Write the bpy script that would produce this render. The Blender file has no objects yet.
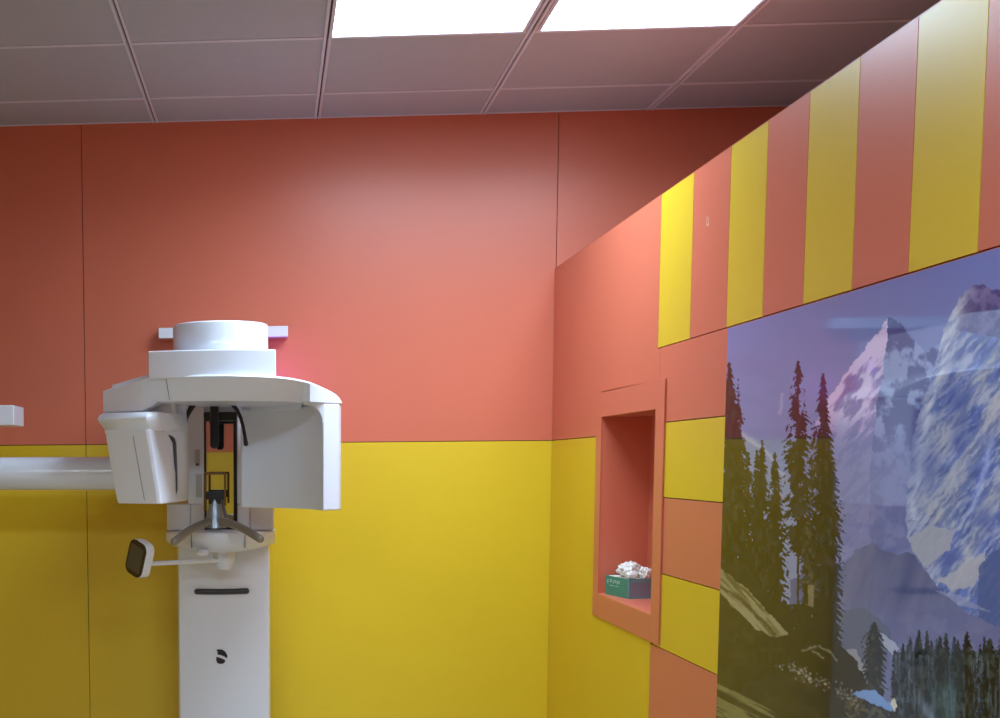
import bpy, bmesh, math, random
import numpy as np
from mathutils import Vector, Matrix, noise as mnoise

random.seed(7)
C = bpy.context.scene.collection
SC = bpy.context.scene

# ------------------------------------------------------------------ camera
F_PX, CX, CY = 1308.0663, 185.895, 587.6014
YAW, PITCH, ROLL = -0.0675, -0.094, -0.0082
EYE = Vector((0, 0, 1.45))


def cam_rows():
    a, b = math.cos(YAW), math.sin(YAW)
    c, d = math.cos(PITCH), math.sin(PITCH)
    e, f = math.cos(ROLL), math.sin(ROLL)
    fw = Vector((b * c, a * c, d))
    r = Vector((a, -b, 0))
    u = r.cross(fw)
    return e * r + f * u, -f * r + e * u, fw


RX, UP, FW = cam_rows()


def at(px, py, Y):
    """measured point of the photograph at depth Y -> metres in the room"""
    d = RX * ((px - CX) / F_PX) - UP * ((py - CY) / F_PX) + FW
    return EYE + d * (Y / d.y)


cam_d = bpy.data.cameras.new('camera')
cam = bpy.data.objects.new('camera', cam_d)
C.objects.link(cam)
m = Matrix((RX, UP, -FW)).transposed().to_4x4()
m.translation = EYE
cam.matrix_world = m
cam_d.sensor_fit = 'HORIZONTAL'
cam_d.sensor_width = 36
cam_d.lens = 36 * F_PX / 1000
cam_d.shift_x = (500 - CX) / 1000
cam_d.shift_y = (CY - 359) / 1000
cam_d.clip_start = 0.02
SC.camera = cam

# --------------------------------------------------------------- materials


def lin(c):
    out = []
    for v in c:
        v /= 255
        out.append(v / 12.92 if v <= 0.04045 else ((v + 0.055) / 1.055) ** 2.4)
    return out


def mat(name, rgb, rough=0.5, metal=0.0, spec=0.5, vary=0.0, scale=6.0, bump=0.0, bscale=200.0, coat=0.0):
    M = bpy.data.materials.new(name)
    M.use_nodes = True
    nt = M.node_tree
    p = nt.nodes['Principled BSDF']
    col = lin(rgb) + [1]
    p.inputs['Base Color'].default_value = col
    p.inputs['Roughness'].default_value = rough
    p.inputs['Metallic'].default_value = metal
    p.inputs['Specular IOR Level'].default_value = spec
    p.inputs['Coat Weight'].default_value = coat
    tc = nt.nodes.new('ShaderNodeTexCoord')
    if vary:
        n = nt.nodes.new('ShaderNodeTexNoise')
        n.inputs['Scale'].default_value = scale
        n.inputs['Detail'].default_value = 4
        nt.links.new(tc.outputs['Object'], n.inputs['Vector'])
        mx = nt.nodes.new('ShaderNodeMix')
        mx.data_type = 'RGBA'
        mx.inputs[6].default_value = [v * (1 - vary) for v in col[:3]] + [1]
        mx.inputs[7].default_value = [min(1, v * (1 + vary)) for v in col[:3]] + [1]
        nt.links.new(n.outputs['Fac'], mx.inputs[0])
        nt.links.new(mx.outputs[2], p.inputs['Base Color'])
    if bump:
        n2 = nt.nodes.new('ShaderNodeTexNoise')
        n2.inputs['Scale'].default_value = bscale
        n2.inputs['Detail'].default_value = 2
        nt.links.new(tc.outputs['Object'], n2.inputs['Vector'])
        b = nt.nodes.new('ShaderNodeBump')
        b.inputs['Strength'].default_value = bump
        b.inputs['Distance'].default_value = 0.002
        nt.links.new(n2.outputs['Fac'], b.inputs['Height'])
        nt.links.new(b.outputs['Normal'], p.inputs['Normal'])
    return M


def glow(name, rgb, strength):
    M = bpy.data.materials.new(name)
    M.use_nodes = True
    nt = M.node_tree
    nt.nodes.remove(nt.nodes['Principled BSDF'])
    e = nt.nodes.new('ShaderNodeEmission')
    e.inputs['Color'].default_value = list(rgb) + [1]
    e.inputs['Strength'].default_value = strength
    nt.links.new(e.outputs[0], nt.nodes['Material Output'].inputs[0])
    return M


ORANGE = mat('orange laminate', (213, 111, 83), 0.37, spec=.55, vary=0.04, scale=3, bump=0.02)
YELLOW = mat('yellow laminate', (224, 188, 34), 0.36, spec=.6, vary=0.04, scale=3, bump=0.02)
SEAM = mat('panel joint', (58, 34, 26), 0.8)
TILE = mat('ceiling tile', (176, 177, 190), 0.9, vary=0.04, scale=25, bump=0.15, bscale=350)
TEE = mat('ceiling tee', (212, 212, 228), 0.5)
TEE_DARK = mat('ceiling tee slot', (60, 50, 52), 0.8)
FLOORM = mat('vinyl floor', (176, 168, 150), 0.45, vary=0.08, scale=8)
WHITE = mat('white plastic', (232, 235, 246), 0.32, coat=0.25)
WHITE2 = mat('white painted metal', (230, 234, 246), 0.22, coat=0.4)
JOINT = mat('grey joint', (120, 120, 122), 0.7)
BLACK = mat('black plastic', (22, 20, 22), 0.45)
DARK = mat('dark grey plastic', (50, 48, 48), 0.4)
TAUPE = mat('taupe grip', (146, 136, 124), 0.38, metal=0.3)
CHROME = mat('satin steel', (150, 153, 162), 0.28, metal=0.55)
MIRROR = mat('mirror glass', (225, 228, 226), 0.02, metal=1.0)
BROWN = mat('brown transparent plastic', (120, 84, 34), 0.35)
SCREEN = mat('dim display glass', (88, 80, 66), 0.12)
BEZEL = mat('bronze bezel', (60, 48, 34), 0.25)
GREEN = mat('green carton', (48, 134, 112), 0.45, vary=0.1, scale=40)
TEAL = mat('teal carton edge', (108, 156, 168), 0.45)
SLOTC = mat('mauve slot', (138, 130, 152), 0.5)
PRINTW = mat('white print', (150, 190, 172), 0.5)
TISSUE = mat('white tissue', (232, 226, 218), 0.8, bump=0.2, bscale=60)
LIGHT = glow('luminous diffuser', (0.70, 0.87, 1.0), 8.0)
LEDM = glow('pink led', (0.55, 0.12, 1.5), 24.0)
CHIPM = mat('bare chip', (240, 190, 170), 0.7)

# ----------------------------------------------------------------- helpers


class MB:
    def __init__(self):
        self.bm = bmesh.new()
        self.mi = 0

    def face(self, vs):
        try:
            f = self.bm.faces.new(vs)
            f.material_index = self.mi
            return f
        except ValueError:
            return None

    def box(self, x0, x1, y0, y1, z0, z1):
        v = [self.bm.verts.new(p) for p in ((x0, y0, z0), (x1, y0, z0), (x1, y1, z0), (x0, y1, z0),
                                            (x0, y0, z1), (x1, y0, z1), (x1, y1, z1), (x0, y1, z1))]
        for f in ((3, 2, 1, 0), (4, 5, 6, 7), (0, 1, 5, 4), (1, 2, 6, 5), (2, 3, 7, 6), (3, 0, 4, 7)):
            self.face([v[i] for i in f])
        return self

    def loft(self, rings, caps=True, closed=True):
        """rings: lists of points of the same length"""
        R = [[self.bm.verts.new(p) for p in r] for r in rings]
        n = len(R[0])
        for a, b in zip(R, R[1:]):
            for i in range(n if closed else n - 1):
                j = (i + 1) % n
                self.face([a[i], a[j], b[j], b[i]])
        if caps:
            self.face(list(reversed(R[0])))
            self.face(R[-1])
        return self

    def prism(self, poly, z0, z1):
        return self.loft([[(x, y, z0) for x, y in poly], [(x, y, z1) for x, y in poly]])

    def prism_y(self, poly, y0, y1):
        return self.loft([[(x, y0, z) for x, z in poly], [(x, y1, z) for x, z in poly]])

    def tube(self, pts, rad, n=14, flat=1.0, ends=True):
        pts = [Vector(p) for p in pts]
        if not isinstance(rad, (list, tuple)):
            rad = [rad] * len(pts)
        rings = []
        ref = None
        for i, p in enumerate(pts):
            t = (pts[min(i + 1, len(pts) - 1)] - pts[max(i - 1, 0)]).normalized()
            if ref is None:
                ref = Vector((0, 0, 1)) if abs(t.z) < 0.9 else Vector((0, 1, 0))
            s = t.cross(ref).normalized()
            u = s.cross(t).normalized()
            ref = u
            rings.append([p + rad[i] * (math.cos(a) * s * flat + math.sin(a) * u)
                          for a in [2 * math.pi * k / n for k in range(n)]])
        if ends:                                     # rounded ends
            def dome(p, t, r, ring):
                out = []
                for q in (0.35, 0.7, 0.92):
                    s = math.sqrt(1 - q * q)
                    out.append([p + (v - p) * s + t * r * q for v in ring])
                return out
            t0 = (pts[0] - pts[1]).normalized()
            t1 = (pts[-1] - pts[-2]).normalized()
            a = dome(pts[0], t0, rad[0], rings[0])
            b = dome(pts[-1], t1, rad[-1], rings[-1])
            rings = a[::-1] + rings + b
        return self.loft(rings)

    def lathe(self, c, prof, n=48):
        """prof: list of (radius, z)"""
        rings = [[(c[0] + r * math.cos(2 * math.pi * k / n), c[1] + r * math.sin(2 * math.pi * k / n), z)
                  for k in range(n)] for r, z in prof]
        return self.loft(rings)

    def build(self, name, mats, parent=None, org=(0, 0, 0), bevel=0.0, seg=3, angle=35, smooth=True, bangle=40):
        bm = self.bm
        bmesh.ops.recalc_face_normals(bm, faces=bm.faces)
        if any(org):
            bmesh.ops.translate(bm, vec=-Vector(org), verts=bm.verts)
        me = bpy.data.meshes.new(name)
        bm.to_mesh(me)
        bm.free()
        for mm in (mats if isinstance(mats, (list, tuple)) else [mats]):
            me.materials.append(mm)
        if smooth:
            me.shade_smooth()
            me.set_sharp_from_angle(angle=math.radians(angle))
        o = bpy.data.objects.new(name, me)
        C.objects.link(o)
        if parent:
            o.parent = parent
        if bevel:
            b = o.modifiers.new('edge', 'BEVEL')
            b.width = bevel
            b.segments = seg
            b.limit_method = 'ANGLE'
            b.angle_limit = math.radians(bangle)
            b.harden_normals = True
        return o


def tag(o, label=None, cat=None, group=None, kind=None):
    for k, v in (('label', label), ('category', cat), ('group', group), ('kind', kind)):
        if v:
            o[k] = v
    return o


def empty(name, loc, label, cat, group=None):
    o = bpy.data.objects.new(name, None)
    C.objects.link(o)
    o.location = loc
    o.empty_display_size = 0.1
    return tag(o, label, cat, group)


# ---------------------------------------------------------------- the room
H = 2.727                      # ceiling
YB = 5.014                     # far wall
XR = 1.04                      # face of the low partition on the right
ZT = 2.161                     # top of the partition
ZL = 1.528                     # orange / yellow line
XL, XO, YF = -2.7, 2.9, -2.6   # left wall, outer right wall, wall behind
G = 0.0013                     # half a joint


def panels_x(mb, xs, y0, y1, zs, mats):
    """a run of flush panels along X: xs joints, zs heights, mats one index per height band"""
    for a, b in zip(xs, xs[1:]):
        for (z0, z1), k in zip(zip(zs, zs[1:]), mats):
            mb.mi = k
            mb.box(a + G, b - G, y0, y1, z0 + (G if z0 > 0 else 0), z1 - (G if z1 < H else 0))


mb = MB()
mb.mi = 2
mb.box(XL, XO, YB + 0.012, YB + 0.12, 0, H + .02)
panels_x(mb, [XL, -0.719, XR + 0.005, XO], YB, YB + 0.014, [0, ZL, H + .01], [1, 0])
tag(mb.build('wall_back', [ORANGE, YELLOW, SEAM], smooth=False), kind='structure')

mb = MB()
mb.mi = 2
mb.box(XL, XR + 0.2, YF - 0.12, YF - 0.012, 0, H + .02)
panels_x(mb, [XL, -1.9, -0.6, 0.7, XR + .2], YF - 0.014, YF, [0, ZL + .03, H + .01], [1, 0])
tag(mb.build('wall_front', [ORANGE, YELLOW, SEAM], smooth=False), kind='structure')

mb = MB()
mb.mi = 2
mb.box(XL - 0.12, XL - 0.012, YF - .12, YB + .12, 0, H + .02)
ys = [YF, -1.0, 0.6, 2.2, 3.8, YB]
for a, b in zip(ys, ys[1:]):
    for z0, z1, k in ((0, ZL, 1), (ZL, H + .01, 0)):
        mb.mi = k
        mb.box(XL - 0.014, XL, a + G, b - G, z0 + G, z1 - G)
tag(mb.build('wall_left', [ORANGE, YELLOW, SEAM], smooth=False), kind='structure')

mb = MB()
mb.box(XO, XO + 0.1, YF - .12, YB + .12, 0, H + .02)
mb.box(XR + 0.2, XO, YF - .1, YF, 0, H + .02)
tag(mb.build('wall_outer', [mat('darkened far wall', (96, 48, 42), 0.7)], smooth=False), kind='structure')  # unseen wall coloured dark to cut bounce light beyond the partition

mb = MB()
mb.box(XL - .12, XO + .1, YF - .12, YB + .12, -0.08, 0)
tag(mb.build('floor', FLOORM, smooth=False), kind='structure')

# the partition on the right: a core with flush laminate panels, a niche let into it
NY0, NY1, NZ0, NZ1, NXB = 3.66, 4.25, 1.028, 1.588, 1.188
XBK = 1.24
S = [3.6707, 3.3964, 3.131, 2.9068, 2.6923, 2.4731, 2.2616, 2.0491]
ZP = 1.7524                    # joint over the picture
YP = 3.1183                    # far edge of the picture
mb = MB()
mb.mi = 2
x0, x1 = XR + 0.012, XBK
mb.box(x0, x1, YF, NY0 - .014, 0, ZT - .002)
mb.box(x0, x1, NY1 + .014, YB, 0, ZT - .002)
mb.box(x0, x1, NY0 - .014, NY1 + .014, 0, NZ0 - .014)
mb.box(x0, x1, NY0 - .014, NY1 + .014, NZ1 + .014, ZT - .002)
mb.mi = 0
mb.box(NXB, x1, NY0 - .014, NY1 + .014, NZ0 - .014, NZ1 + .014)          # niche back
mb.box(XR, NXB, NY1, NY1 + .014, NZ0 - .014, NZ1 + .014)                 # niche lining
mb.box(XR, NXB, NY0 - .014, NY0, NZ0 - .014, NZ1 + .014)
mb.box(XR, NXB, NY0, NY1, NZ0 - .014, NZ0)
mb.box(XR, NXB, NY0, NY1, NZ1, NZ1 + .014)


def pan(y0, y1, z0, z1, k):
    mb.mi = k
    mb.box(XR, XR + .014, y0 + G, y1 - G, z0 + G, z1 - G)


# first wide panel (with the niche cut out of it)
pan(NY1 + .012, YB, ZL, ZT, 0)
pan(NY1 + .012, YB, 0, ZL, 1)
mb.mi = 0
mb.box(XR, XR + .014, S[0] + G, NY1 + .012 + G, NZ1 + .012, ZT - G)
mb.box(XR, XR + .014, NY0 - .012, S[0] + G, NZ1 + .012, ZP - G)
mb.mi = 1
mb.box(XR, XR + .014, S[0] + G, NY1 + .012 + G, 0, NZ0 - .012)
# stripes above the picture line
SY = S + [1.83, 1.6, 1.37, 1.14, 0.9, 0.65, 0.4, 0.1, -0.2, -0.5, -0.9, -1.4, -2.0, YF]
for i, (b, a) in enumerate(zip(SY, SY[1:])):
    pan(a, b, ZP, ZT, 1 if i % 2 == 0 else 0)
# blocks between the niche and the picture
ZB = [ZP, 1.5508, 1.3511, 1.1467, 0.9461, 0.60, 0.30, 0.0]
for i, (b, a) in enumerate(zip(ZB, ZB[1:])):
    y1 = S[0] if b < 0.95 else NY0 - .012
    pan(YP, y1, a, b, i % 2)
# under / behind the picture
pan(1.1, YP, 0, ZP, 0)
for i, (b, a) in enumerate(zip([1.1, 0.4, -0.5, -1.5], [0.4, -0.5, -1.5, YF])):
    pan(a, b, 0, ZP, (i + 1) % 2)
mb.mi = 0
mb.box(XR, XBK, YF, YB, ZT - .002, ZT)           # capping
# a small pale chip in the first orange stripe
mb.mi = 3
for (dy, dz, w, h, s) in ((-.006, 0, .004, .022, .2), (.006, .004, .004, .024, -.2), (0, -.006, .008, .004, 0)):
    c = Vector((XR - .0004, 3.283 + dy, 2.018 + dz))
    vs = [mb.bm.verts.new(c + Vector((0, u * w + s * v * h, v * h))) for u, v in ((-.5, -.5), (.5, -.5), (.5, .5), (-.5, .5))]
    mb.face(vs)
tag(mb.build('wall_right', [ORANGE, YELLOW, SEAM, CHIPM], smooth=False), kind='structure')

# flat raised trim round the niche
mb = MB()
TY0, TY1, TZ0, TZ1 = 3.58, 4.318, 0.952, 1.667
tx0, tx1 = XR - .005, XR
mb.box(tx0, tx1, TY0, NY0, TZ0, TZ1)
mb.box(tx0, tx1, NY1, TY1, TZ0, TZ1)
mb.box(tx0, tx1, NY0, NY1, TZ0, NZ0)
mb.box(tx0, tx1, NY0, NY1, NZ1, TZ1)
bmesh.ops.remove_doubles(mb.bm, verts=mb.bm.verts, dist=1e-5)
tag(mb.build('trim_1', [ORANGE], bevel=.0015, seg=2), kind='structure')

# ceiling tiles and the exposed tee grid
GX = [-0.439 + 0.603 * k for k in range(-4, 7)]
GX = [x for x in GX if XL < x < XO]
GY = [y for y in [4.098 + 0.6 * k for k in range(-12, 2)] if YF < y < YB]
lights = [(0.168, 0.750, 3.508, 4.098), (0.784, 1.366, 3.508, 4.098)]
fill_lights = [(0.168, 0.750, 0.508, 1.098), (0.784, 1.366, 0.508, 1.098), (-1.635, -1.053, 0.508, 1.098), (-1.032, -0.450, 0.508, 1.098)]  # unseen panels added to light the machine front and the partition
edx = [XL] + GX + [XO]
edy = [YF] + GY + [YB]
mb = MB()
for a, b in zip(edx, edx[1:]):
    for c, d in zip(edy, edy[1:]):
        mx, my = (a + b) / 2, (c + d) / 2
        if any(l[0] < mx < l[1] and l[2] < my < l[3] for l in lights + fill_lights):
            continue
        mb.box(a + .002, b - .002, c + .002, d - .002, H, H + .015)
mb.mi = 1
mb.box(XL - .12, XO + .1, YF - .12, YB + .12, H + .05, H + .1)
ceil = tag(mb.build('ceiling', [TILE, TEE_DARK], smooth=False), kind='structure')
mb = MB()
for x in GX:
    mb.mi = 0
    mb.box(x - .012, x - .0035, YF, YB, H - .006, H + .012)
    mb.box(x + .0035, x + .012, YF, YB, H - .006, H + .012)
    mb.mi = 1
    mb.box(x - .0035, x + .0035, YF, YB, H + .001, H + .012)
mb.mi = 0
for y in GY:
    for a, b in zip(edx, edx[1:]):
        mb.box(a + .012, b - .012, y - .009, y + .009, H - .003, H + .012)
mb.box(XL, XO, YB - .006, YB, H - .004, H + .01)
tag(mb.build('ceiling_grid', [TEE, TEE_DARK], ceil, smooth=False), kind='structure')


def ceiling_light(l, label, power=13.0):
    x0, x1, y0, y1 = l
    t = empty('ceiling_light', ((x0 + x1) / 2, (y0 + y1) / 2, H), label, 'light', 'square ceiling light panels')
    org = t.location
    fr = MB()
    w = .010
    fr.box(x0, x0 + w, y0, y1, H - .004, H + .03)
    fr.box(x1 - w, x1, y0, y1, H - .004, H + .03)
    fr.box(x0 + w, x1 - w, y0, y0 + w, H - .004, H + .03)
    fr.box(x0 + w, x1 - w, y1 - w, y1, H - .004, H + .03)
    fr.build('frame', TEE, t, org, smooth=False)
    d = MB()
    d.box(x0 + w, x1 - w, y0 + w, y1 - w, H - .001, H + .008)
    d.build('diffuser', LIGHT, t, org, smooth=False)
    ld = bpy.data.lights.new('lamp', 'AREA')
    ld.shape = 'RECTANGLE'
    ld.size, ld.size_y = x1 - x0 - .03, y1 - y0 - .03
    ld.energy = power
    ld.color = (0.56, 0.78, 1.0)
    ld.spread = math.radians(162)
    lo = bpy.data.objects.new('lamp', ld)
    C.objects.link(lo)
    lo.parent = t
    lo.location = (0, 0, -.003)


ceiling_light(lights[0], 'bright square ceiling light panel over the orange wall, the left one of the two')
ceiling_light(lights[1], 'bright square ceiling light panel above the striped partition, the right one of the two')
ceiling_light(fill_lights[0], 'added square fill light panel out of frame above the camera, clear of the partition')
ceiling_light(fill_lights[1], 'added square fill light panel out of frame, above the near end of the partition')
ceiling_light(fill_lights[2], 'added square fill light panel out of frame, the one nearest the left wall', 10)
ceiling_light(fill_lights[3], 'added square fill light panel out of frame, left of the camera and right of another panel', 10)

# ------------------------------------------------------- mountain picture


def hashn(ix, iy, s):
    h = (ix.astype(np.int64) * 374761393 + iy.astype(np.int64) * 668265263 + s * 1274126177) & 0x7fffffff
    h = ((h ^ (h >> 13)) * 1274126177) & 0x7fffffff
    return ((h ^ (h >> 16)) & 0xffff) / 65535.0


def vnoise(x, y, s=0):
    x = np.asarray(x, float)
    y = np.asarray(y, float)
    x, y = np.broadcast_arrays(x, y)
    ix, iy = np.floor(x), np.floor(y)
    fx, fy = x - ix, y - iy
    fx, fy = fx * fx * (3 - 2 * fx), fy * fy * (3 - 2 * fy)
    a, b = hashn(ix, iy, s), hashn(ix + 1, iy, s)
    c, d = hashn(ix, iy + 1, s), hashn(ix + 1, iy + 1, s)
    return (a * (1 - fx) + b * fx) * (1 - fy) + (c * (1 - fx) + d * fx) * fy


def fbm(x, y, s=0, o=4):
    t, a, n = 0, 0.5, 0
    for k in range(o):
        t = t + a * vnoise(x * 2 ** k, y * 2 ** k, s + k * 17)
        n += a
        a *= 0.55
    return t / n


def inpoly(X, Y, poly):
    r = np.zeros(X.shape, bool)
    n = len(poly)
    for i in range(n):
        x1, y1 = poly[i]
        x2, y2 = poly[(i + 1) % n]
        if y1 == y2:
            continue
        c = ((y1 > Y) != (y2 > Y)) & (X < (x2 - x1) * (Y - y1) / (y2 - y1) + x1)
        r ^= c
    return r


def sstep(a, b, x):
    t = np.clip((x - a) / (b - a), 0, 1)
    return t * t * (3 - 2 * t)


def landscape(X, Y):
    """the printed landscape; X, Y run across and down the print"""
    col = np.zeros(X.shape + (3,))

    def put(mask, rgb):
        mk = np.asarray(mask, float)[..., None]
        col[...] = col * (1 - mk) + np.asarray(rgb, float) * mk

    def mixc(a, b, t):
        t = np.clip(t, 0, 1)[..., None]
        return np.asarray(a, float) * (1 - t) + np.asarray(b, float) * t

    wx = X + 10 * (fbm(X * .05, Y * .05, 3) - .5)
    wy = Y + 10 * (fbm(X * .05, Y * .05, 9) - .5)
    jx = X + 5 * (fbm(X * .16, Y * .16, 31) - .5)
    jy = Y + 5 * (fbm(X * .16, Y * .16, 37) - .5)
    # sky
    col[...] = mixc((104, 112, 166), (120, 130, 172), (Y - 270) / 160)
    put(.5 * sstep(.5, .8, fbm(X * .012, Y * .03, 5)), (112, 116, 158))
    # pale far slope behind the trees
    far = inpoly(jx, jy, [(728, 425), (745, 436), (766, 452), (782, 476), (800, 470), (830, 440), (880, 420), (905, 600), (720, 600)])
    put(far * .6, (128, 132, 158))
    rim = np.abs(jy - np.interp(jx, [735, 746, 760, 772, 784], [428, 437, 446, 458, 478]))
    put(.7 * np.exp(-(rim / 3.) ** 2) * (jx > 735) * (jx < 784), (165, 168, 178))
    put(.35 * np.exp(-(((jx - 781) + (Y - 404) * .22) / 1.6) ** 2) * (np.abs(Y - 404) < 11), (185, 178, 196))
    # middle peak
    ml = [(888, 317), (880, 330), (868, 345), (856, 360), (843, 378), (830, 396), (815, 425), (800, 470), (800, 640), (960, 640), (960, 345), (938, 345), (925, 352), (912, 338), (902, 324), (895, 320)]
    mk = inpoly(jx, jy, ml)
    put(mk, (100, 104, 152))
    left = mk & (wx < np.interp(wy, [317, 345, 380, 420, 470], [889, 886, 880, 876, 870]))
    stre = fbm((X * .8 + Y * .62) * .16, (X * .5 - Y * .8) * .05, 11, 5)
    snow = sstep(.42, .6, stre + .18 * sstep(430, 340, Y))
    put(left * (1 - .75 * sstep(400, 450, Y)), mixc((126, 108, 158), (196, 176, 206), snow))
    rgt = mk & ~left
    put(rgt * (1 - .6 * sstep(400, 460, Y)), mixc((74, 78, 128), (132, 142, 182), sstep(.42, .62, fbm(X * .09, Y * .07, 21))))
    put(mk * .5 * sstep(430, 480, Y), (112, 112, 150))
    # snow couloir down the middle peak
    put(.65 * (.3 + .7 * vnoise(X * .3, Y * .12, 7)) * np.exp(-(((jx - np.interp(Y, [352, 372, 398, 430], [882, 876, 871, 861])) / 2.2) ** 2)) * (Y > 380) * (Y < 432), (214, 170, 214))
    # great mountain on the right
    mr = [(960, 296), (967, 291), (974, 286), (984, 285), (990, 290), (1000, 289), (1030, 276), (1075, 262), (1130, 290), (1200, 340), (1320, 380), (1600, 420), (1600, 760), (938, 760), (930, 590), (922, 565), (908, 540), (905, 505), (909, 470), (912, 445), (917, 420), (924, 398), (931, 380), (936, 362), (940, 345), (944, 330), (951, 314)]
    mk = inpoly(jx, jy, mr)
    u = X * .78 + Y * .62
    v = -X * .62 + Y * .78
    st = fbm(u * .19 + 2 * fbm(X * .04, Y * .04, 43), v * .045, 41, 5)
    st2 = fbm(u * .36 + 2 * fbm(X * .05, Y * .05, 48), v * .06, 47, 4)
    rdg = 1 - np.abs(2 * fbm(u * .17 + 1.5 * fbm(X * .06, Y * .06, 44), v * .05, 49, 5) - 1)
    st = .55 * st + .45 * (rdg - .35)
    rock = mixc((70, 84, 142), (104, 116, 168), fbm(X * .05, Y * .05, 51))
    rock = rock * (0.74 + .52 * st2)[..., None]
    put(mk, rock)
    amt = sstep(.46, .64, st * .75 + st2 * .3 + .10 * sstep(985, 930, X + (Y - 400) * .12) - .02)
    put(mk * amt * .72, mixc((138, 142, 166), (186, 184, 190), st2))
    # dark summit rock
    summ = mk & (wy < 330 + (wx - 960) * .2) & (wx > 958)
    put(summ * .85, mixc((66, 60, 104), (104, 92, 134), sstep(.4, .7, fbm(X * .12, Y * .12, 61))))
    # bright left ridge of it
    rx = np.interp(Y, [300, 330, 345, 362, 380, 400, 420, 445, 470, 500], [957, 946, 943, 940, 934, 927, 921, 917, 914, 910])
    d = wx - rx - 3
    w = np.interp(Y, [300, 330, 360, 380, 400, 440, 500], [10, 11, 9, 3, 4, 7, 5])
    put(mk * np.exp(-(d / w) ** 2) * (.45 + .4 * sstep(.35, .6, st2)) * (Y < 520), mixc((158, 162, 188), (206, 204, 208), st2))
    # second snow ridge running down from the upper right
    for xs, ys, ww in (([1010, 985, 972, 955, 940, 934, 930], [330, 372, 398, 415, 440, 470, 505], 8),
                       ([1040, 1005, 985, 968, 955, 946], [350, 395, 430, 455, 485, 520], 12),
                       ([1090, 1040, 1010, 990, 975, 962], [350, 420, 470, 500, 535, 570], 10)):
        rx = np.interp(wy, ys, xs)
        mm = (.4 + .6 * sstep(.35, .6, st)) * np.exp(-((wx - rx) / (ww * (.6 + .9 * st2))) ** 2) * (wy > ys[0]) * (wy < ys[-1] + 10)
        put(mk * mm * .85, mixc((140, 140, 150), (188, 184, 186), st))
    put(mk * .55 * np.exp(-((jx - np.interp(Y, [440, 480, 520], [992, 982, 968])) / 3.0) ** 2) * sstep(425, 450, Y) * sstep(525, 505, Y), (170, 176, 220))
    # blue shadow hollows
    for (cx_, cy_, sx, sy) in ((955, 398, 16, 20), (958, 440, 9, 16), (930, 470, 12, 22), (985, 520, 10, 18), (945, 555, 12, 10), (905, 440, 14, 50)):
        put(mk * .7 * np.exp(-((wx - cx_) / sx) ** 2 - ((wy - cy_) / sy) ** 2), (78, 88, 146))
    # snowfields at its foot
    put(.9 * inpoly(jx, jy, [(908, 538), (930, 526), (956, 530), (950, 548), (938, 558), (927, 568), (915, 556)]), (152, 150, 160))
    put(.9 * inpoly(jx, jy, [(938, 580), (962, 566), (976, 556), (986, 552), (982, 570), (974, 586), (952, 590)]), (160, 156, 164))
    put(.85 * (mk & (jy > 560 + (jx - 985) * -.9) & (jx > 978) & (jy < 650)), (70, 84, 128))
    # round hill in front
    hl = inpoly(jx, jy, [(790, 580), (842, 566), (855, 552), (872, 543), (884, 551), (896, 554), (910, 552), (925, 570), (942, 592), (965, 612), (1010, 632), (1200, 640), (1200, 760), (790, 760)])
    hill = mixc((70, 74, 112), (108, 106, 134), fbm(X * .07 + Y * .02, Y * .012, 71))
    put(hl, hill)
    put(hl * .6 * sstep(585, 640, Y), (112, 112, 150))
    put(.4 * np.exp(-((jy - 592) / 3.5) ** 2) * sstep(895, 925, X) * sstep(960, 930, X), (52, 62, 108))
    put(.6 * inpoly(jx, jy, [(935, 590), (960, 596), (990, 612), (960, 606)]), (140, 142, 168))
    put(hl * .5 * (fbm(X * .05, Y * .08, 77) > .55) * sstep(600, 615, Y), (92, 92, 130))
    low = inpoly(jx, jy, [(838, 612), (862, 606), (876, 616), (892, 630), (880, 700), (830, 700)])
    put(low * .8, (84, 90, 108))
    put(.85 * inpoly(jx, jy, [(878, 632), (888, 636), (899, 648), (894, 656), (884, 646)]), (158, 164, 182))
    put(.8 * inpoly(jx, jy, [(846, 648), (856, 650), (866, 670), (862, 676)]), (140, 140, 146))

    def conifer(x0, y0, y1, W, rgb, seed, full=.35, ragged=.5, thin=0.0, trunk=None):
        t = (Y - y0) / (y1 - y0)
        prof = np.clip(t / full, 0, 1) ** .75
        n = fbm(np.sign(X - x0) * 3 + Y * .17, Y * .02 + seed, seed, 3)
        tooth = fbm(np.sign(X - x0) * 9 + Y * .45, seed * 1. + 0 * Y, seed + 5, 2)
        hw = W * prof * (1 - ragged + ragged * 1.3 * (n * .6 + tooth * .5)) + .9
        per = 4.2 + .16 * W
        ph = (Y - .55 * np.abs(X - x0)) / per + 1.6 * vnoise(Y * .09 + seed, 0 * Y + np.sign(X - x0), seed + 3)
        saw = ph - np.floor(ph)
        hw = hw * (.58 + .58 * saw)
        mask = (np.abs(X - x0) < hw) & (t > 0) & (t < 1)
        rel = np.clip(np.abs(X - x0) / (hw + .1), 0, 1)
        hol = .5 * fbm(X * .45 + 3 * seed, (Y - .5 * np.abs(X - x0)) * .42, seed + 11, 3) + .5 * vnoise(X * .16 + seed, Y * .13, seed + 13)
        mask &= hol > thin * (.68 + .6 * rel)
        if trunk:
            mask |= (np.abs(X - x0) < 1.1) & (Y > y0) & (Y < trunk)
        lite = fbm(X * .3, Y * .16, seed + 23, 3)
        put(mask, mixc(np.asarray(rgb) * .45, np.asarray(rgb) * 1.25, sstep(.3, .85, lite)))

    # distant wood, lower right
    rs = np.random.RandomState(5)
    wood = (Y > 648 + 5 * fbm(X * .1, 0 * Y, 81)) & (X > 893)
    put(wood, mixc((44, 54, 62), (84, 96, 104), sstep(.35, .75, fbm(X * .35, Y * .025, 83))))
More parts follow.
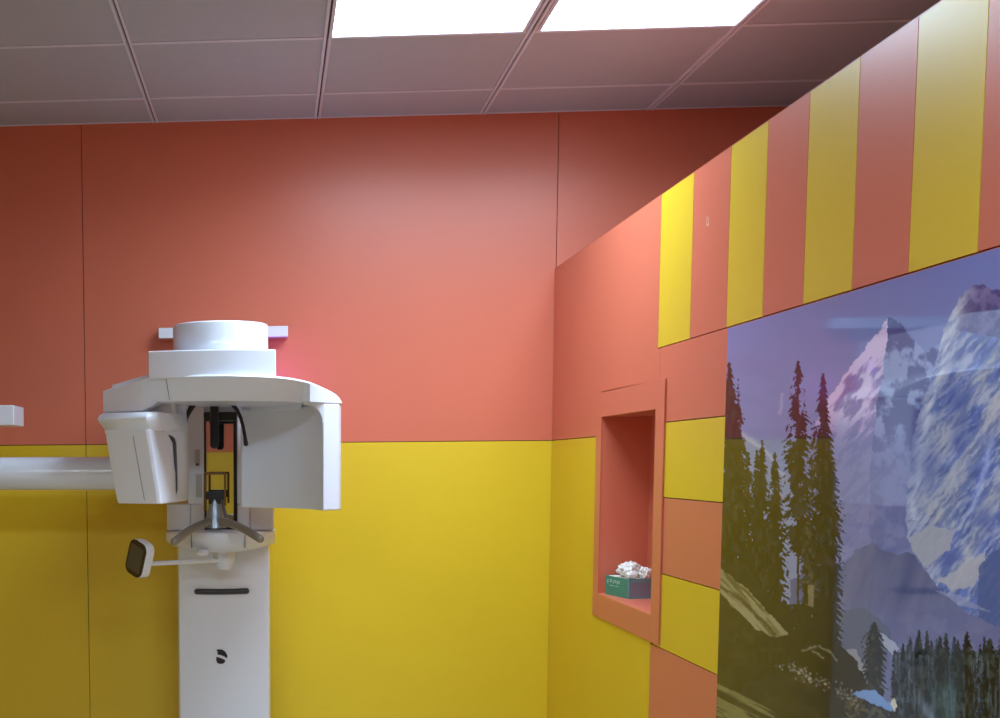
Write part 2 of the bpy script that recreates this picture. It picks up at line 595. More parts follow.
    for k in range(46):
        x = 896 + k * 5.2 + rs.uniform(-2, 2)
        y = rs.uniform(636, 652)
        conifer(x, y, 760, rs.uniform(3.5, 6), (52, 60, 66), 100 + k, full=.28, ragged=.5, thin=.30)
    for x, y, w in ((919, 630, 5), (927, 631, 4), (940, 636, 5), (946, 633, 5), (958, 640, 5), (967, 632, 8), (990, 638, 8), (1003, 634, 8), (1022, 630, 8), (1050, 636, 9)):
        conifer(x, y, 770, w, (46, 50, 44), int(x), full=.22, ragged=.5, thin=.2)
    put(.45 * sstep(.5, .72, fbm(X * .42, Y * .03, 87)) * (X > 888) * (Y > 655), (104, 116, 128))
    put(.6 * np.exp(-((X - 921 - (Y - 700) * .5) / 6) ** 2) * sstep(684, 712, Y), (124, 140, 168))
    put(.4 * np.exp(-((X - 946) / 14) ** 2) * sstep(665, 695, Y), (70, 104, 100))
    # ground
    gl = np.interp(jx, [715, 735, 760, 786, 800, 825, 838, 852, 866, 880, 897, 910], [596, 612, 634, 648, 648, 642, 646, 660, 684, 698, 712, 722])
    gm = jy > gl
    gcol = mixc((22, 24, 26), (50, 50, 48), fbm(X * .12, Y * .12, 91))
    put(gm, gcol)
    # tall trees at the left
    TR = (34, 37, 40)
    conifer(762, 440, 660, 15, TR, 3, full=.5, thin=.35)
    conifer(748, 452, 660, 13, TR, 4, full=.4, thin=.34)
    conifer(757, 450, 660, 9, TR, 5, full=.4, thin=.3)
    conifer(775, 452, 655, 13, TR, 6, full=.45, thin=.28)
    conifer(729, 362, 700, 22, TR, 1, full=.42, thin=.36, trunk=700)
    conifer(738, 378, 470, 8, (40, 38, 48), 2, full=.5, thin=.5)
    conifer(733, 395, 660, 20, TR, 8, full=.35, thin=.3)
    conifer(798, 361, 556, 19, (38, 37, 42), 12, full=.55, ragged=.6, thin=.40, trunk=640)
    conifer(812, 440, 590, 14, (58, 56, 50), 15, full=.5, thin=.5)
    conifer(823, 373, 650, 19, (38, 38, 42), 13, full=.55, ragged=.5, thin=.35)
    conifer(828, 440, 655, 15, (36, 39, 42), 14, full=.3, thin=.26)
    conifer(808, 520, 660, 9, (62, 60, 52), 16, full=.2, thin=.4)
    put(.8 * (X > 808) * (X < 813 + 2 * fbm(Y * .2, 0 * X, 95)) * (Y > 585) * (Y < 636), (128, 118, 88))
    put(inpoly(jx, jy, [(718, 560), (745, 565), (768, 598), (784, 604), (812, 606), (830, 596), (832, 660), (718, 690)]) * (fbm(X * .25, Y * .25, 96) > .22), mixc((18, 20, 22), (42, 42, 40), fbm(X * .3, Y * .2, 93)))
    # dry bank at the far left
    bank = inpoly(jx, jy, [(716, 562), (726, 572), (748, 590), (768, 612), (788, 634), (776, 638), (756, 630), (738, 612), (716, 588)])
    put(bank, mixc((84, 78, 54), (142, 132, 102), sstep(.3, .7, fbm((X * .68 + Y * .73) * .05, (X * .73 - Y * .68) * .4, 97))))
    put(.8 * np.exp(-((jy - np.interp(jx, [720, 745, 775], [585, 604, 634])) / 2.) ** 2) * (jx < 776), (62, 54, 34))
    put(gm * .5 * sstep(.5, .7, fbm(X * .08, Y * .1, 98)), (66, 60, 44))
    # dark mound with bleached roots
    mound = inpoly(jx, jy, [(798, 655), (808, 648), (826, 640), (840, 644), (856, 660), (868, 692), (850, 694), (812, 684)])
    put(mound, mixc((22, 23, 22), (36, 36, 34), fbm(X * .2, Y * .2, 99)))
    for ax, ay, bx, by in ((801, 650, 816, 647), (812, 651, 824, 658), (818, 646, 830, 650), (830, 650, 837, 660)):
        dx, dy = bx - ax, by - ay
        L = math.hypot(dx, dy)
        s = ((jx - ax) * dx + (jy - ay) * dy) / L
        q = np.abs(-(jx - ax) * dy + (jy - ay) * dx) / L
        put(.75 * (s > 0) * (s < L) * np.exp(-(q / 1.3) ** 2), (138, 128, 100))
    conifer(874, 622, 702, 12, (44, 44, 34), 18, full=.3, thin=.24, ragged=.45)
    # flowers / stones in a drift, streaks of grass at the corner
    for k in range(120):
        s = rs.uniform(0, 1)
        x, y = 784 + 76 * s + rs.normal(0, 4), 664 + 38 * s + rs.normal(0, 4)
        put(.8 * np.exp(-((X - x) ** 2 + (Y - y) ** 2) / rs.uniform(.5, 1.6)), rs.choice([118, 140, 160]) * np.array([1, .93, .86]))
    put(.75 * sstep(.52, .64, fbm((Y - X * .52) * .16, X * .015, 101)) * (X < 775) * (Y > 684 + (X - 718) * .45), (134, 128, 84))
    # pale blue tarpaulin
    put(inpoly(jx, jy, [(852, 694), (862, 690), (876, 690), (890, 702), (896, 708), (892, 713), (874, 704)]), (112, 142, 190))
    put(inpoly(jx, jy, [(889, 704), (894, 699), (897, 706), (894, 713)]), (190, 182, 170))
    put(.4 * (X > 845) * (X < 890) * (Y > 700 + (X - 850) * .3) * (fbm(X * .3, Y * .3, 103) > .5), (128, 112, 70))
    return np.clip(col, 0, 255)


def project(P):
    d = P - np.array(EYE)
    rx, up, fw = (d @ np.array(v) for v in (RX, UP, FW))
    return CX + F_PX * rx / fw, CY - F_PX * up / fw


XPF = XR - .006
cols = np.concatenate([np.arange(0, 300, .8), np.arange(300, 560, 4.0)])
px_cols = 727 + cols
ys = []
for p in px_cols:
    d = RX * ((p - CX) / F_PX) - UP * ((359 - CY) / F_PX) + FW
    ys.append(d.y * XPF / d.x)
ys = np.array(ys)
ZP0, ZP1 = 0.55, ZP - .004
zt = np.concatenate([np.linspace(ZP1, .78, 560), np.linspace(.777, ZP0, 40)])
YY, ZZ = np.meshgrid(ys, zt)
PP = np.stack([np.full(YY.shape, XPF), YY, ZZ], -1)
QX, QY = project(PP)
sRGB = landscape(QX, QY) / 255.
PRINT_GAIN = 1.42
linear = np.where(sRGB <= .04045, sRGB / 12.92, ((sRGB + .055) / 1.055) ** 2.4) * PRINT_GAIN
nr, nc = YY.shape
me = bpy.data.meshes.new('mountain_picture')
verts = PP.reshape(-1, 3)
idx = np.arange(nr * nc).reshape(nr, nc)
quads = np.stack([idx[:-1, :-1], idx[1:, :-1], idx[1:, 1:], idx[:-1, 1:]], -1).reshape(-1, 4)
nq = len(quads)
b0 = len(verts)
xb = XR - .0005
back = np.array([(xb, ys[0], zt[0]), (xb, ys[0], zt[-1]), (xb, ys[-1], zt[-1]), (xb, ys[-1], zt[0]),
                 (XPF, ys[0], zt[0]), (XPF, ys[0], zt[-1]), (XPF, ys[-1], zt[-1]), (XPF, ys[-1], zt[0])])
allv = np.concatenate([verts, back])
side = np.array([[b0, b0 + 1, b0 + 5, b0 + 4], [b0 + 1, b0 + 2, b0 + 6, b0 + 5], [b0 + 2, b0 + 3, b0 + 7, b0 + 6],
                 [b0 + 3, b0, b0 + 4, b0 + 7], [b0, b0 + 3, b0 + 2, b0 + 1]])
allq = np.concatenate([quads, side])
me.vertices.add(len(allv))
me.vertices.foreach_set('co', allv.ravel().astype(np.float32))
me.loops.add(len(allq) * 4)
me.loops.foreach_set('vertex_index', allq.ravel().astype(np.int32))
me.polygons.add(len(allq))
me.polygons.foreach_set('loop_start', np.arange(0, len(allq) * 4, 4, dtype=np.int32))
me.polygons.foreach_set('material_index', np.concatenate([np.zeros(nq), np.ones(len(side))]).astype(np.int32))
me.update(calc_edges=True)
at_ = me.color_attributes.new('print', 'FLOAT_COLOR', 'POINT')
cc = np.ones((len(allv), 4), np.float32)
cc[:b0, :3] = linear.reshape(-1, 3)
at_.data.foreach_set('color', cc.ravel())
PM = bpy.data.materials.new('glossy printed panel')
PM.use_nodes = True
p = PM.node_tree.nodes['Principled BSDF']
a = PM.node_tree.nodes.new('ShaderNodeAttribute')
a.attribute_name = 'print'
PM.node_tree.links.new(a.outputs['Color'], p.inputs['Base Color'])
p.inputs['Roughness'].default_value = 0.03
p.inputs['IOR'].default_value = 1.33
me.materials.append(PM)
me.materials.append(mat('picture edge', (60, 58, 70), 0.4))
pic = bpy.data.objects.new('mountain_picture', me)
C.objects.link(pic)
tag(pic, 'large glossy picture of snowy mountains and dark fir trees on the striped partition', 'picture')

# ------------------------------------------------------ panoramic machine
Xc = at(222, 600, 4.7).x
mach = empty('dental_xray_machine', (Xc, 4.85, 0), 'white panoramic dental x-ray machine on its column before the orange and yellow wall', 'x-ray machine')
MO = mach.location


def part(mb, name, m, parent=None, **k):
    return mb.build(name, m, parent or mach, MO, **k)


def PX(px, Y, py=460):
    return at(px, py, Y).x


def PZ(py, Y, px=225):
    return at(px, py, Y).z


# column
cx0, cx1 = PX(177.5, 4.70, 620), PX(270, 4.70, 620)
zc = PZ(552, 4.70)
mb = MB()
r = .022
rr = [(cx0 + r, 4.70), (cx1 - r, 4.70), (cx1 - .006, 4.706), (cx1, 4.70 + r), (cx1, 5.0), (cx0, 5.0), (cx0, 4.70 + r), (cx0 + .006, 4.706)]
mb.prism(rr, 0.0, zc + .03)
col = part(mb, 'column', WHITE2, bevel=.003)
mb = MB()
pts = [at(197, 591.5, 4.697), at(222, 591.8, 4.697), at(246.5, 591, 4.697)]
mb.tube(pts, .0105, 16)
tag(part(mb, 'slot', DARK, col), 'narrow black horizontal slot')
mb = MB()
for poly in ([(216.3, 650), (219, 649.2), (222.5, 649.7), (225.4, 651.8), (227.3, 655), (227.4, 657.6), (226.3, 658), (224, 656.3), (220.5, 655), (217.4, 654.4), (217.6, 652)],
             [(216.3, 656.8), (219, 657.6), (222.5, 658.8), (225.3, 660.4), (225, 662.2), (223, 663.7), (219.8, 664), (217.3, 663), (216.2, 660.5)]):
    q = [at(x, y, 4.6985) for x, y in poly]
    mb.prism_y([(v.x, v.z) for v in q], 4.6985, 4.7005)
tag(part(mb, 'emblem', BLACK, col, smooth=False), 'small black emblem of two curved halves')
mb = MB()
mb.box(cx0 - .06, cx1 + .06, 4.45, 4.99, 0, .03)
part(mb, 'base_plate', WHITE2, bevel=.008)

# sliding carriage with two upright rails
YC = 4.63
mb = MB()
zb0, zb1 = PZ(530.5, YC), PZ(400, YC)
xl, xr = PX(166.5, YC, 515), PX(274, YC, 515)
xm0, xm1 = PX(204, YC), PX(237, YC)
zs = PZ(504, YC)
mb.box(PX(187.5, YC), xm0, YC, 4.9, zs, zb1 + .1)
mb.box(xm1, PX(262, YC), YC, 4.9, zs, zb1 + .1)
mb.box(xm0, xm1, YC + .03, 4.9, zs, zb1 + .1)
carr = part(mb, 'mast', WHITE, bevel=.004)
mb = MB()
mb.box(xl, PX(190.5, YC, 515), YC + .01, 4.9, zb0, zs)
mb.box(PX(190.8, YC, 515), xm0, YC, 4.9, zb0, zs)
mb.box(xm1, PX(249.8, YC, 515), YC, 4.9, zb0, zs)
mb.box(PX(250.2, YC, 515), xr, YC + .005, 4.9, zb0, zs)
mb.box(xm0, xm1, YC + .03, 4.9, zb0, zs)
part(mb, 'carriage', WHITE, bevel=.006)
# mirror with a black surround
mb = MB()
mb.box(PX(206, YC), PX(233.6, YC), YC + .018, YC + .03, PZ(527, YC), PZ(421, YC))
tag(part(mb, 'mirror', MIRROR, carr, smooth=False), 'narrow upright mirror')
mb = MB()
f0 = YC + .004
mb.box(xm0, PX(206, YC), f0, YC + .03, PZ(530, YC), PZ(412, YC))
mb.box(PX(233.4, YC), xm1, f0, YC + .03, PZ(530, YC), PZ(412, YC))
mb.box(PX(206, YC), PX(233.4, YC), f0 - .004, YC + .03, PZ(421, YC), PZ(412, YC))
mb.box(PX(206, YC), PX(233.4, YC), f0, YC + .03, PZ(530, YC), PZ(526.5, YC))
part(mb, 'mirror_frame', BLACK, carr, smooth=False)
for y0, y1, xa, xb_ in ((449, 466, 195, 200), (474, 497, 196, 202)):
    mb = MB()
    mb.box(PX(xa, YC), PX(xb_, YC), YC - .006, YC + .004, PZ(y1, YC), PZ(y0, YC))
    tag(part(mb, 'push_button', mat('pale grey key', (196, 194, 190), .5), carr, bevel=.002), 'pale grey push button')
mb = MB()
mb.tube([at(197.4, 464.3, YC - .006), at(197.4, 464.3, YC - .008)], .0042, 10)
part(mb, 'indicator', BLACK, carr)

# curved shelf under the carriage
mb = MB()
rings = []
bot = ([166, 172, 180, 190, 200, 211, 222, 234, 245, 256, 266, 275], [544, 547.5, 550, 552, 553.5, 554.3, 554.6, 554.2, 552.8, 550.5, 548, 545])
for x in np.linspace(166, 275, 34):
    s = (x - 220.5) / 54.5
    yf = 4.47 + .15 * s * s
    zt_ = PZ(532, yf, x)
    zb_ = PZ(float(np.interp(x, *bot)), yf, x)
    X = PX(x, yf, 540)
    n = 6
    ring = [(X, 4.9, zt_), (X, yf + .006, zt_), (X, yf, zt_ - .006)]
    for k in range(1, n + 1):
        t = k / n
        ring.append((X, yf + .10 * t ** 2.2, zt_ - .006 + (zb_ - zt_ + .006) * (math.sin(t * math.pi / 2))))
    ring.append((X, 4.9, zb_))
    rings.append(ring)
mb.loft(rings)
shelf = part(mb, 'chin_shelf', WHITE, angle=50)
for x in (191.5, 245):
    mb = MB()
    k_ = (x - 220.5) / 54.5
    yf = 4.47 + .15 * k_ * k_
    X = PX(x, yf, 540)
    mb.box(X - .0012, X + .0012, yf - .0008, yf + .02, PZ(548, yf, x), PZ(534, yf, x))
    part(mb, 'shelf_joint', JOINT, shelf, smooth=False)
mb = MB()
c = at(202, 552, 4.48)
mb.lathe((c.x, c.y + .02), [(.001, c.z - .016), (.018, c.z - .012), (.024, c.z - .002), (.02, c.z + .008)], 24)
part(mb, 'knob', WHITE, shelf)

# bite post, chin cone, frame, handle bar
c = at(215, 522, 4.50)
zt_ = at(215, 497, 4.50).z
mb = MB()
mb.lathe((c.x, c.y), [(.040, c.z - .02), (.036, c.z), (.030, c.z + .02), (.023, c.z + .05), (.019, zt_)], 32)
part(mb, 'chin_post', CHROME)
mb = MB()
q0, q1 = at(205.5, 503, 4.49), at(224.5, 491.5, 4.49)
mb.box(q0.x, q1.x, 4.475, 4.515, q0.z + .012, q1.z)
mb.box(q0.x + .012, q1.x - .012, 4.48, 4.51, q0.z - .004, q0.z + .014)
part(mb, 'chin_rest', BLACK, bevel=.004)
mb = MB()
P = [at(x, y, 4.48) for x, y in ((204.8, 510), (204.8, 473.5), (225, 473.5), (225, 505))]
for a_, b_ in zip(P, P[1:]):
    mb.tube([a_, b_], .0042, 8)
tag(part(mb, 'bite_frame', BROWN), 'thin brown bite frame')
mb = MB()
P = [(174.5, 541.5, 4.24), (180, 537.5, 4.27), (187, 532, 4.33), (195, 527.3, 4.40), (204, 523.6, 4.455), (211, 521.8, 4.48), (218, 521.4, 4.48), (227, 522.5, 4.455), (236, 525.5, 4.40), (246, 530.2, 4.33), (254, 535, 4.27), (260, 538.8, 4.24)]
mb.tube([at(*q) for q in P], .0135, 16)
part(mb, 'handle_bar', TAUPE)

# touch panel on a swing arm
mb = MB()
pc = at(136, 558.5, 4.33)
w, h, d = .092, .122, .036
R_ = Matrix.Rotation(math.radians(-46), 4, 'Z') @ Matrix.Rotation(math.radians(20), 4, 'Y')


def rrect(w, h, r, n=5):
    o = []
    for cx_, cz_, a0 in ((w / 2 - r, h / 2 - r, 0), (-w / 2 + r, h / 2 - r, 90), (-w / 2 + r, -h / 2 + r, 180), (w / 2 - r, -h / 2 + r, 270)):
        for k in range(n + 1):
            t = math.radians(a0 + 90 * k / n)
            o.append((cx_ + r * math.cos(t), cz_ + r * math.sin(t)))
    return o


def plate(w, h, r, y0, y1):
    return [[pc + (R_ @ Vector((x, y, z))) for x, z in rrect(w, h, r)] for y in (y0, y1)]


mb.loft(plate(w, h, .028, 0.0, d))
tp = part(mb, 'touch_panel', WHITE, bevel=.004)
mb = MB()
mb.loft(plate(w - .002, h - .002, .027, -.003, .002))
tb = part(mb, 'bezel', BEZEL, tp, bevel=.001)
mb = MB()
mb.loft(plate(w - .022, h - .034, .006, -.0042, 0))
part(mb, 'screen', SCREEN, tp, smooth=False)
mb = MB()
a0 = at(152, 563.5, 4.36)
mb.tube([a0, at(170, 562.7, 4.42), at(195, 561.5, 4.52), at(220, 560.5, 4.60)], .0082, 12, flat=1.0)
part(mb, 'panel_arm', WHITE2)
mb = MB()
c = at(224, 560, 4.62)
mb.lathe((c.x, c.y), [(.022, c.z - .034), (.030, c.z - .026), (.038, c.z + .0), (.040, c.z + .05)], 32)
part(mb, 'arm_pivot', WHITE)

# rotating arm: bowed beam over the patient
YA = 3.97


def bow(x):
    s = (x - 225) / 100
    return YA + .125 * s * s


top = ([103, 110, 122, 135, 147, 160, 185, 225, 265, 285, 300, 312, 322, 332, 338.5, 342], [391, 388.5, 385, 381, 377.5, 376, 375, 374.3, 375.3, 377, 379.3, 382.5, 387, 391.8, 396, 402])
botm = ([103, 125, 142, 150, 157, 190, 225, 290, 310, 342], [413, 412, 411, 407, 402, 401, 400.7, 401.5, 402.8, 404.5])
mb = MB()
rings = []
for x in [103, 104.5, 110, 118, 126, 134, 142, 147, 152, 157, 165, 180, 195, 210, 225, 240, 255, 270, 285, 295, 303, 310, 317, 324, 331, 336, 339.5, 341.3, 342]:
    yf = bow(x)
    zt_ = PZ(float(np.interp(x, *top)), yf, x)
    zb_ = PZ(float(np.interp(x, *botm)), yf, x)
    X = PX(x, yf, 390)
    lean = .05 * float(np.interp(x, [144, 155, 303, 312], [0, 1, 1, 0]))
    zb_ = PZ(float(np.interp(x, *botm)), yf + lean, x)
    dep = 4.46 + (.03 if x < 150 else 0)
    rings.append([(X, dep, zt_), (X, yf + .03, zt_ + .001), (X, yf + .004, zt_), (X, yf, zt_ - .005), (X, yf + lean, zb_ + .004), (X, yf + lean + .006, zb_), (X, dep, zb_)])
mb.loft(rings)
arm = part(mb, 'rotating_arm', WHITE, angle=28)
mb = MB()
for (xa, ya, xb_, yb) in ((166, 377.5, 169.5, 400.5),):
    p0, p1 = at(xa, ya + 1.5, bow(xa) + .0), at(xb_, yb - 1, bow(xb_) + .047)
    mb.tube([p0, p1], .0009, 6)
part(mb, 'arm_joint', JOINT, arm)
# shadow-line trim on the left shoulder
mb = MB()
hx = [(q, float(np.interp(q, *top)) - 1.5) for q in (112, 122, 132, 142, 150)]
mb.loft([[at(q, y + 2.2, bow(q) + .07), at(q, y - 1.3, bow(q) + .07), at(q, y - 1.3, bow(q) + .3), at(q, y + 2.2, bow(q) + .3)] for q, y in hx])
part(mb, 'shoulder_cap', WHITE, arm)

# sensor side: hollow-faced housing hanging at the right
zb_ = PZ(511, 4.075, 322)
zt_ = PZ(403.5, 4.09, 325)
xo, xi = PX(342, 4.09, 460), PX(322.5, 4.08, 460)
inner = [(xi, 4.093), (xi - .004, 4.115), (xi - .012, 4.15), (xi - .028, 4.20), (xi - .055, 4.255), (xi - .088, 4.305), (xi - .125, 4.35), (xi - .165, 4.385), (PX(258, 4.43), 4.415), (PX(241, 4.45), 4.44)]
foot = [(xo, 4.155), (xo - .008, 4.132), (xi + .012, 4.098)] + inner + [(PX(240.5, 4.47), 4.56), (xo - .06, 4.56), (xo, 4.5)]
mb = MB()
mb.prism(foot, zb_, zt_)
xq = PX(303, 4.09)
mb.prism([(xq, 4.24), (xq - .06, 4.32), (PX(241.5, 4.46), 4.46), (PX(241.5, 4.46), 4.55), (xq, 4.55)], zt_ - .01, zt_ + .035)
sens = part(mb, 'sensor_housing', WHITE, bevel=.006, angle=30)
mb = MB()       # fillet where the beam turns down
prof = []
for k in range(9):
    t = k / 8 * math.pi / 2
    prof.append((xi - .055 + .055 * math.sin(t) + 0.0, zt_ - .055 + .055 * math.cos(t)))
poly = [(xi + .004, zt_ + .004)] + [(xi - .055, zt_ + .004)] + prof
mb.prism_y(poly, 4.094, 4.2)
part(mb, 'corner_fillet', WHITE, sens, angle=40)
mb = MB()
mb.box(xi + .001, xi + .003, 4.0915, 4.1, zb_ + .004, zt_ - .06)
part(mb, 'housing_joint', JOINT, sens, smooth=False)

# tube head at the left
def HP(px, py, Y):
    v = at(px, py, Y)
    return (v.x, v.y, v.z)


mb = MB()
Lf, Lr, Lb = 4.10, 4.02, 4.30
ringsH = []
for (xa, ya, xb_, yb, xc, yc, dy) in ((104, 427, 149.5, 429, 186, 410, 0), (105.6, 433, 150.5, 434, 186, 416, 0), (112, 472, 156.5, 474, 186, 455, .0), (117, 500, 160.5, 500.6, 185.8, 488, 0), (118.2, 503, 161.2, 504, 184.8, 495, .004)):
    A, B, Cc = HP(xa, ya, Lf), HP(xb_, yb, Lr), HP(xc, yc, Lb)
    z = B[2]
    ringsH.append([(A[0], A[1] + .006, z), (A[0] + .006, A[1] - .001, z), (B[0] - .012, B[1] + .002, z), (B[0], B[1] + .002, z), (B[0] + .012, B[1] + .03, z), (Cc[0] - .012, Cc[1] - .05, z), (Cc[0] - .002, Cc[1] - .01, z), (Cc[0], Cc[1] + .04, z),
                   (Cc[0], 4.46, z), (A[0] + .03, 4.46, z)])
mb.loft(ringsH)
zhb = ringsH[-1][0][2]
head = part(mb, 'tube_head', WHITE, bevel=.004, angle=30, bangle=50)
mb = MB()
mb.box(PX(112, 4.2), PX(186.5, 4.33), 4.315, 4.45, PZ(422, 4.3, 150), PZ(398, 4.3, 150))
mb.box(PX(112, 4.2), PX(176, 4.25), 4.2, 4.33, PZ(418, 4.2, 150), PZ(398, 4.2, 150))
part(mb, 'neck', WHITE, head, bevel=.006)
# flared rim above it
mb = MB()
rim = []
for k, (ya, grow) in enumerate(((412.2, 0.0), (414.5, .012), (418, .020), (421.5, .014), (426, .002), (431, -.010))):
    A, B, Cc = HP(103, ya + 1, Lf), HP(150, ya - .5, Lr), HP(186, ya - 4, Lb)
    z = B[2]
    g = grow
    rim.append([(A[0] - g, A[1] + .10, z), (A[0] - g * .8, A[1] - g * .6, z), (A[0] * .5 + B[0] * .5, Lf - .045 - g, z), (B[0] - .01, B[1] - g, z), (B[0] + .02, B[1] + .02 - g * .6, z), (Cc[0] - .03, 4.21, z), (Cc[0] - .001, Cc[1], z), (Cc[0] - .001, 4.44, z), (A[0] - g, 4.44, z)])
mb.loft(rim)
part(mb, 'flared_rim', WHITE, head, angle=50)
mb = MB()
def cheek(px, py):
    """where a sight line meets the flat cheek of the tube head"""
    zt_ = [at(168, py, 4.15).z][0]
    zs_ = [r_[3][2] for r_ in ringsH][::-1]
    B = [float(np.interp(zt_, zs_, [r_[4][i] for r_ in ringsH][::-1])) for i in (0, 1)]
    Cc = [float(np.interp(zt_, zs_, [r_[5][i] for r_ in ringsH][::-1])) for i in (0, 1)]
    d = at(px, py, 1.0) - EYE
    ex, ey = Cc[0] - B[0], Cc[1] - B[1]
    k = (B[0] * ey - B[1] * ex) / (d.x * ey - d.y * ex)
    return EYE + d * (k - .002)


# vent: a tapering dark slot with louvres on the right-hand cheek
vent = [(168, 434.5), (172, 436), (175, 438.5), (176.3, 444), (177, 458), (177.5, 475), (177.6, 490), (176.8, 493.5), (175.8, 480), (174.5, 458), (173, 443)]
q = [cheek(*v) for v in vent]
mb.loft([[v for v in q], [v + Vector((-.003, .014, 0)) for v in q]])
ven = part(mb, 'vent', DARK, head, smooth=False)
mb = MB()
for y in np.arange(442, 490, 3.4):
    w_ = np.interp(y, [440, 492], [2.2, .4])
    c = cheek(np.interp(y, [440, 492], [174.9, 176.8]), y)
    mb.box(c.x - .0015 * w_, c.x + .0022 * w_, c.y - .003, c.y + .004, c.z - .0017, c.z + .0017)
part(mb, 'vent_louvres', JOINT, ven, smooth=False)
mb = MB()
mb.tube([cheek(163, 414), cheek(163.4, 432)], .0010, 6)
p0, p1 = at(133, 436, 4.045), at(144.5, 500, 4.045)
mb.tube([p0, p1], .0008, 6)
part(mb, 'head_joint', JOINT, head)

# forehead support and temple clamps under the beam
mb = MB()
mb.tube([at(214.5, 398, 4.42), at(214.5, 420, 4.42), at(214.5, 444.5, 4.42)], .0150, 18)
part(mb, 'forehead_support', BLACK)
mb = MB()
mb.box(PX(204, 4.45), PX(237, 4.45), 4.45, 4.47, PZ(420.5, 4.45), PZ(413, 4.45))
part(mb, 'crossbar', BLACK, bevel=.003)
mb = MB()
mb.tube([at(x, y, 4.36) for x, y in ((229, 401), (232.5, 404.5), (237, 410), (240.8, 418), (243.2, 427), (244.8, 436), (246, 444))], [.0065, .0068, .0066, .006, .0056, .0056, .0078], 12)
part(mb, 'temple_support', BLACK)
mb = MB()
mb.tube([at(x, y, 4.36) for x, y in ((195, 401), (192.5, 405.5), (189, 412), (186.5, 418), (185, 425))], [.011, .010, .008, .0055, .004], 12)
part(mb, 'temple_support', BLACK)

# top drive housing, round cap, arm back to the wall bracket
mb = MB()
bx0, bx1 = PX(148.3, 4.02, 362), PX(276, 4.02, 362)
zt_, zb_ = PZ(349.6, 4.0), PZ(378, 4.02)
fr_ = []
for k in range(13):
    s = -1 + k / 6
    fr_.append(((bx0 + bx1) / 2 + s * (bx1 - bx0) / 2, 3.985 + .035 * s * s))
mb.prism(fr_ + [(bx1, 4.5), (bx0, 4.5)], zb_, zt_)
part(mb, 'drive_housing', WHITE2, bevel=.004)
mb = MB()
ccx, ccy = PX(220.5, 4.17, 335), 4.17
rad = (PX(268, 4.17, 335) - PX(173, 4.17, 335)) / 2
z0_, z1_ = zt_ - .01, PZ(320, ccy - rad)
mb.lathe((ccx, ccy), [(rad, z0_), (rad, z1_ - .006), (rad - .002, z1_ - .002), (rad - .006, z1_)], 72)
part(mb, 'round_cap', WHITE2, angle=50)
mb = MB()
mb.box(ccx - .125, ccx + .125, ccy, 4.96, zt_ - .10, z1_ - .012)
part(mb, 'support_arm', WHITE2, bevel=.01)
mb = MB()
q0, q1 = at(158.5, 338.5, 4.955), at(288, 325.8, 4.955)
mb.box(q0.x, q1.x, 4.955, YB - .002, q0.z, q1.z)
part(mb, 'wall_bracket', WHITE2, bevel=.003)
mb = MB()
q0, q1 = at(262, 397, 4.80), at(278, 379, 4.80)
mb.box(q0.x, q1.x, 4.775, 4.80, q0.z, q1.z)
part(mb, 'light_housing', WHITE2, bevel=.003)
mb = MB()
mb.box(q0.x + .003, q1.x - .003, 4.8005, 4.804, q0.z + .003, q1.z - .003)
tag(part(mb, 'status_light', LEDM, smooth=False), 'glowing pink light at the back')

# side arm for the head picture unit, running out of the frame to the left
mb = MB()
yt = 4.56
c0, c1 = at(-345, 474.5, yt), at(176, 473.2, yt)
rad = (at(60, 457, yt).z - at(60, 490, yt).z) / 2
mb.tube([c0, c1], rad, 40, ends=False)
part(mb, 'side_arm', WHITE2)
mb = MB()
q0, q1 = at(-110, 426.5, 4.40), at(13.6, 405, 4.40)
mb.box(q0.x, q1.x, 4.40, 4.58, q0.z, q1.z)
sh = part(mb, 'side_unit', WHITE2, bevel=.004)
mb = MB()
mb.box(c0.x - .12, c0.x + .1, yt - .1, yt + .1, c0.z - .12, q1.z)
mb.box(c0.x + .08, q0.x + .05, 4.45, 4.57, q0.z + .005, q1.z - .005)
part(mb, 'side_unit_post', WHITE2, bevel=.01)

# ------------------------------------------------- what stands in the niche
bx = empty('carton', (1.1125, 4.152, NZ0), 'small green carton with slotted end, standing in the wall niche', 'box')
BO = Vector(bx.location)
hb = .061
rz = Matrix.Rotation(math.radians(12), 3, 'Z')


def bpt(x, y, z):
    v = rz @ Vector((x, y, 0))
    return (BO.x + v.x, BO.y + v.y, BO.z + z)


def bbox(mb, x0, x1, y0, y1, z0, z1):
    mb.loft([[bpt(x0, y0, z), bpt(x1, y0, z), bpt(x1, y1, z), bpt(x0, y1, z)] for z in (z0, z1)])


hx, hy = .046, .078
mb = MB()
t_ = .003
bbox(mb, -hx, -hx + t_, -hy, hy, .0, hb)
bbox(mb, hx - t_, hx, -hy, hy, .0, hb)
bbox(mb, -hx + t_, hx - t_, hy - t_, hy, .0, hb)
bbox(mb, -hx + t_, hx - t_, -hy, -hy + t_, .0, hb)
bbox(mb, -hx + t_, hx - t_, -hy + t_, hy - t_, 0, .004)
mb.build('carton_body', GREEN, bx, BO, smooth=False)
mb = MB()
bbox(mb, -hx - .001, hx + .001, -hy - .0015, -hy + .001, hb - .012, hb + .001)
bbox(mb, -hx - .001, hx + .001, -hy - .0015, -hy + .001, 0, .007)
bbox(mb, -hx - .0012, -hx + .004, -hy - .0015, -hy + .004, 0, hb + .001)
for k in range(8):
    x = -hx + .004 + k * .0128
    bbox(mb, x, x + .0035, -hy - .0015, -hy + .001, .007, hb - .012)
mb.build('slotted_end', TEAL, bx, BO, smooth=False)
mb = MB()
bbox(mb, -hx + .002, hx, -hy - .0006, -hy + .001, .006, hb - .01)
mb.build('slot_lining', SLOTC, bx, BO, smooth=False)
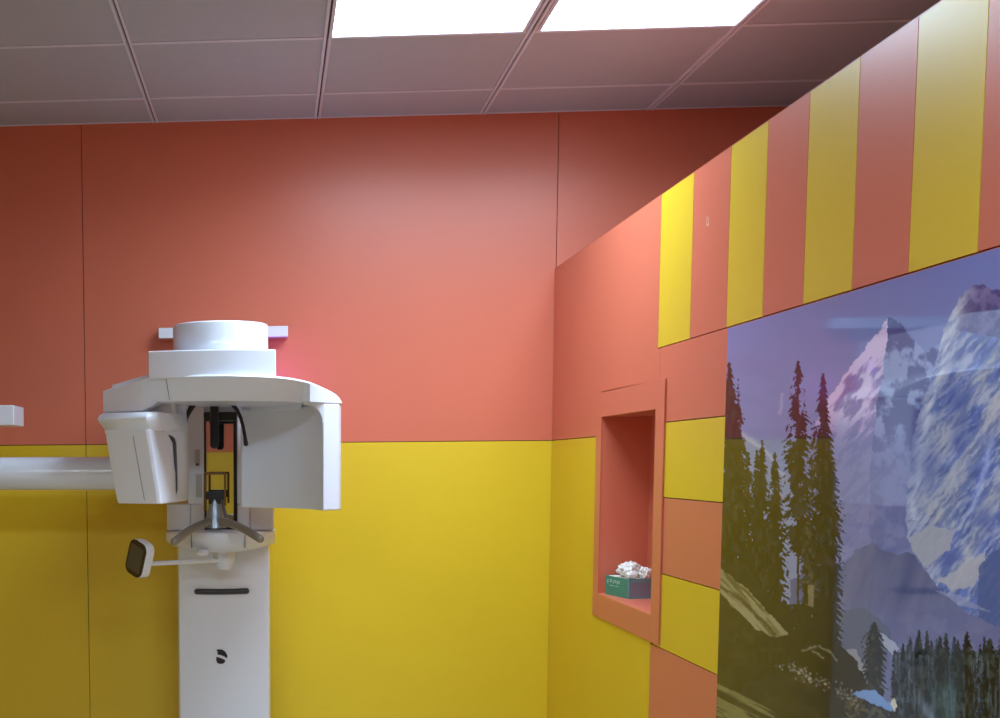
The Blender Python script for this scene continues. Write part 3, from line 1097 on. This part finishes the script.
for row in (((.058, .066, .036, .050), (.036, .048, .041, .051), (.022, .028, .038, .050), (.008, .016, .041, .051), (-.006, .002, .038, .050), (-.018, -.010, .040, .050)),
            ((.02, .05, .030, .033), (-.01, .012, .030, .033))):
    mb = MB()
    for y0_, y1_, z0_, z1_ in row:
        bbox(mb, -hx - .0006, -hx + .001, y0_, y1_, z0_, z1_)
    mb.build('lettering', PRINTW, bx, BO, smooth=False)
mb = MB()
bbox(mb, -hx + .003, hx - .003, -hy + .003, hy - .003, hb - .006, hb - .001)
mb.build('liner', TISSUE, bx, BO, smooth=False)


def tissue(c, size, seed, label):
    bm = bmesh.new()
    bmesh.ops.create_icosphere(bm, subdivisions=4, radius=1)
    for v in bm.verts:
        n = v.co.normalized()
        d = 1 + .25 * (abs(mnoise.noise(n * 1.9 + Vector((seed, 0, 0)))) * 2 - .5) + .20 * mnoise.noise(n * 3.3 + Vector((0, seed, 0))) + .06 * mnoise.noise(n * 9 + Vector((0, 0, seed)))
        v.co = Vector((n.x * size[0], n.y * size[1], n.z * size[2])) * d
    zmin = min(v.co.z for v in bm.verts)
    mbx = MB()
    mbx.bm.free()
    mbx.bm = bm
    for v in bm.verts:
        v.co.z = max(v.co.z, zmin * .6)
    o = mbx.build('crumpled_tissue', TISSUE, angle=60)
    zmin = min(v.co.z for v in o.data.vertices)
    o.location = (c[0], c[1], c[2] - zmin)
    tag(o, label, 'tissue', 'white tissues in the green carton')


zt_ = NZ0 + hb + .001
tissue((1.108, 4.155, zt_), (.034, .044, .025), 2.3, 'largest crumpled white tissue, heaped at the middle of the green carton')
tissue((1.140, 4.098, zt_), (.018, .024, .021), 5.1, 'small crumpled white tissue at the slotted end of the carton, against the trim')
tissue((1.098, 4.096, zt_), (.017, .018, .013), 9.4, 'low flattened white tissue lying at the near rim of the green carton')

# ------------------------------------------------------------------- light
W = bpy.data.worlds.new('world')
SC.world = W
W.use_nodes = True
W.node_tree.nodes['Background'].inputs[0].default_value = (.02, .02, .02, 1)
vs = SC.view_settings
SC.display_settings.display_device = 'sRGB'
vs.view_transform = 'Standard'
vs.look = 'None'
vs.exposure = 0.47
vs.gamma = 1
vs.use_curve_mapping = False
SC.cycles.max_bounces = 10
SC.cycles.diffuse_bounces = 6
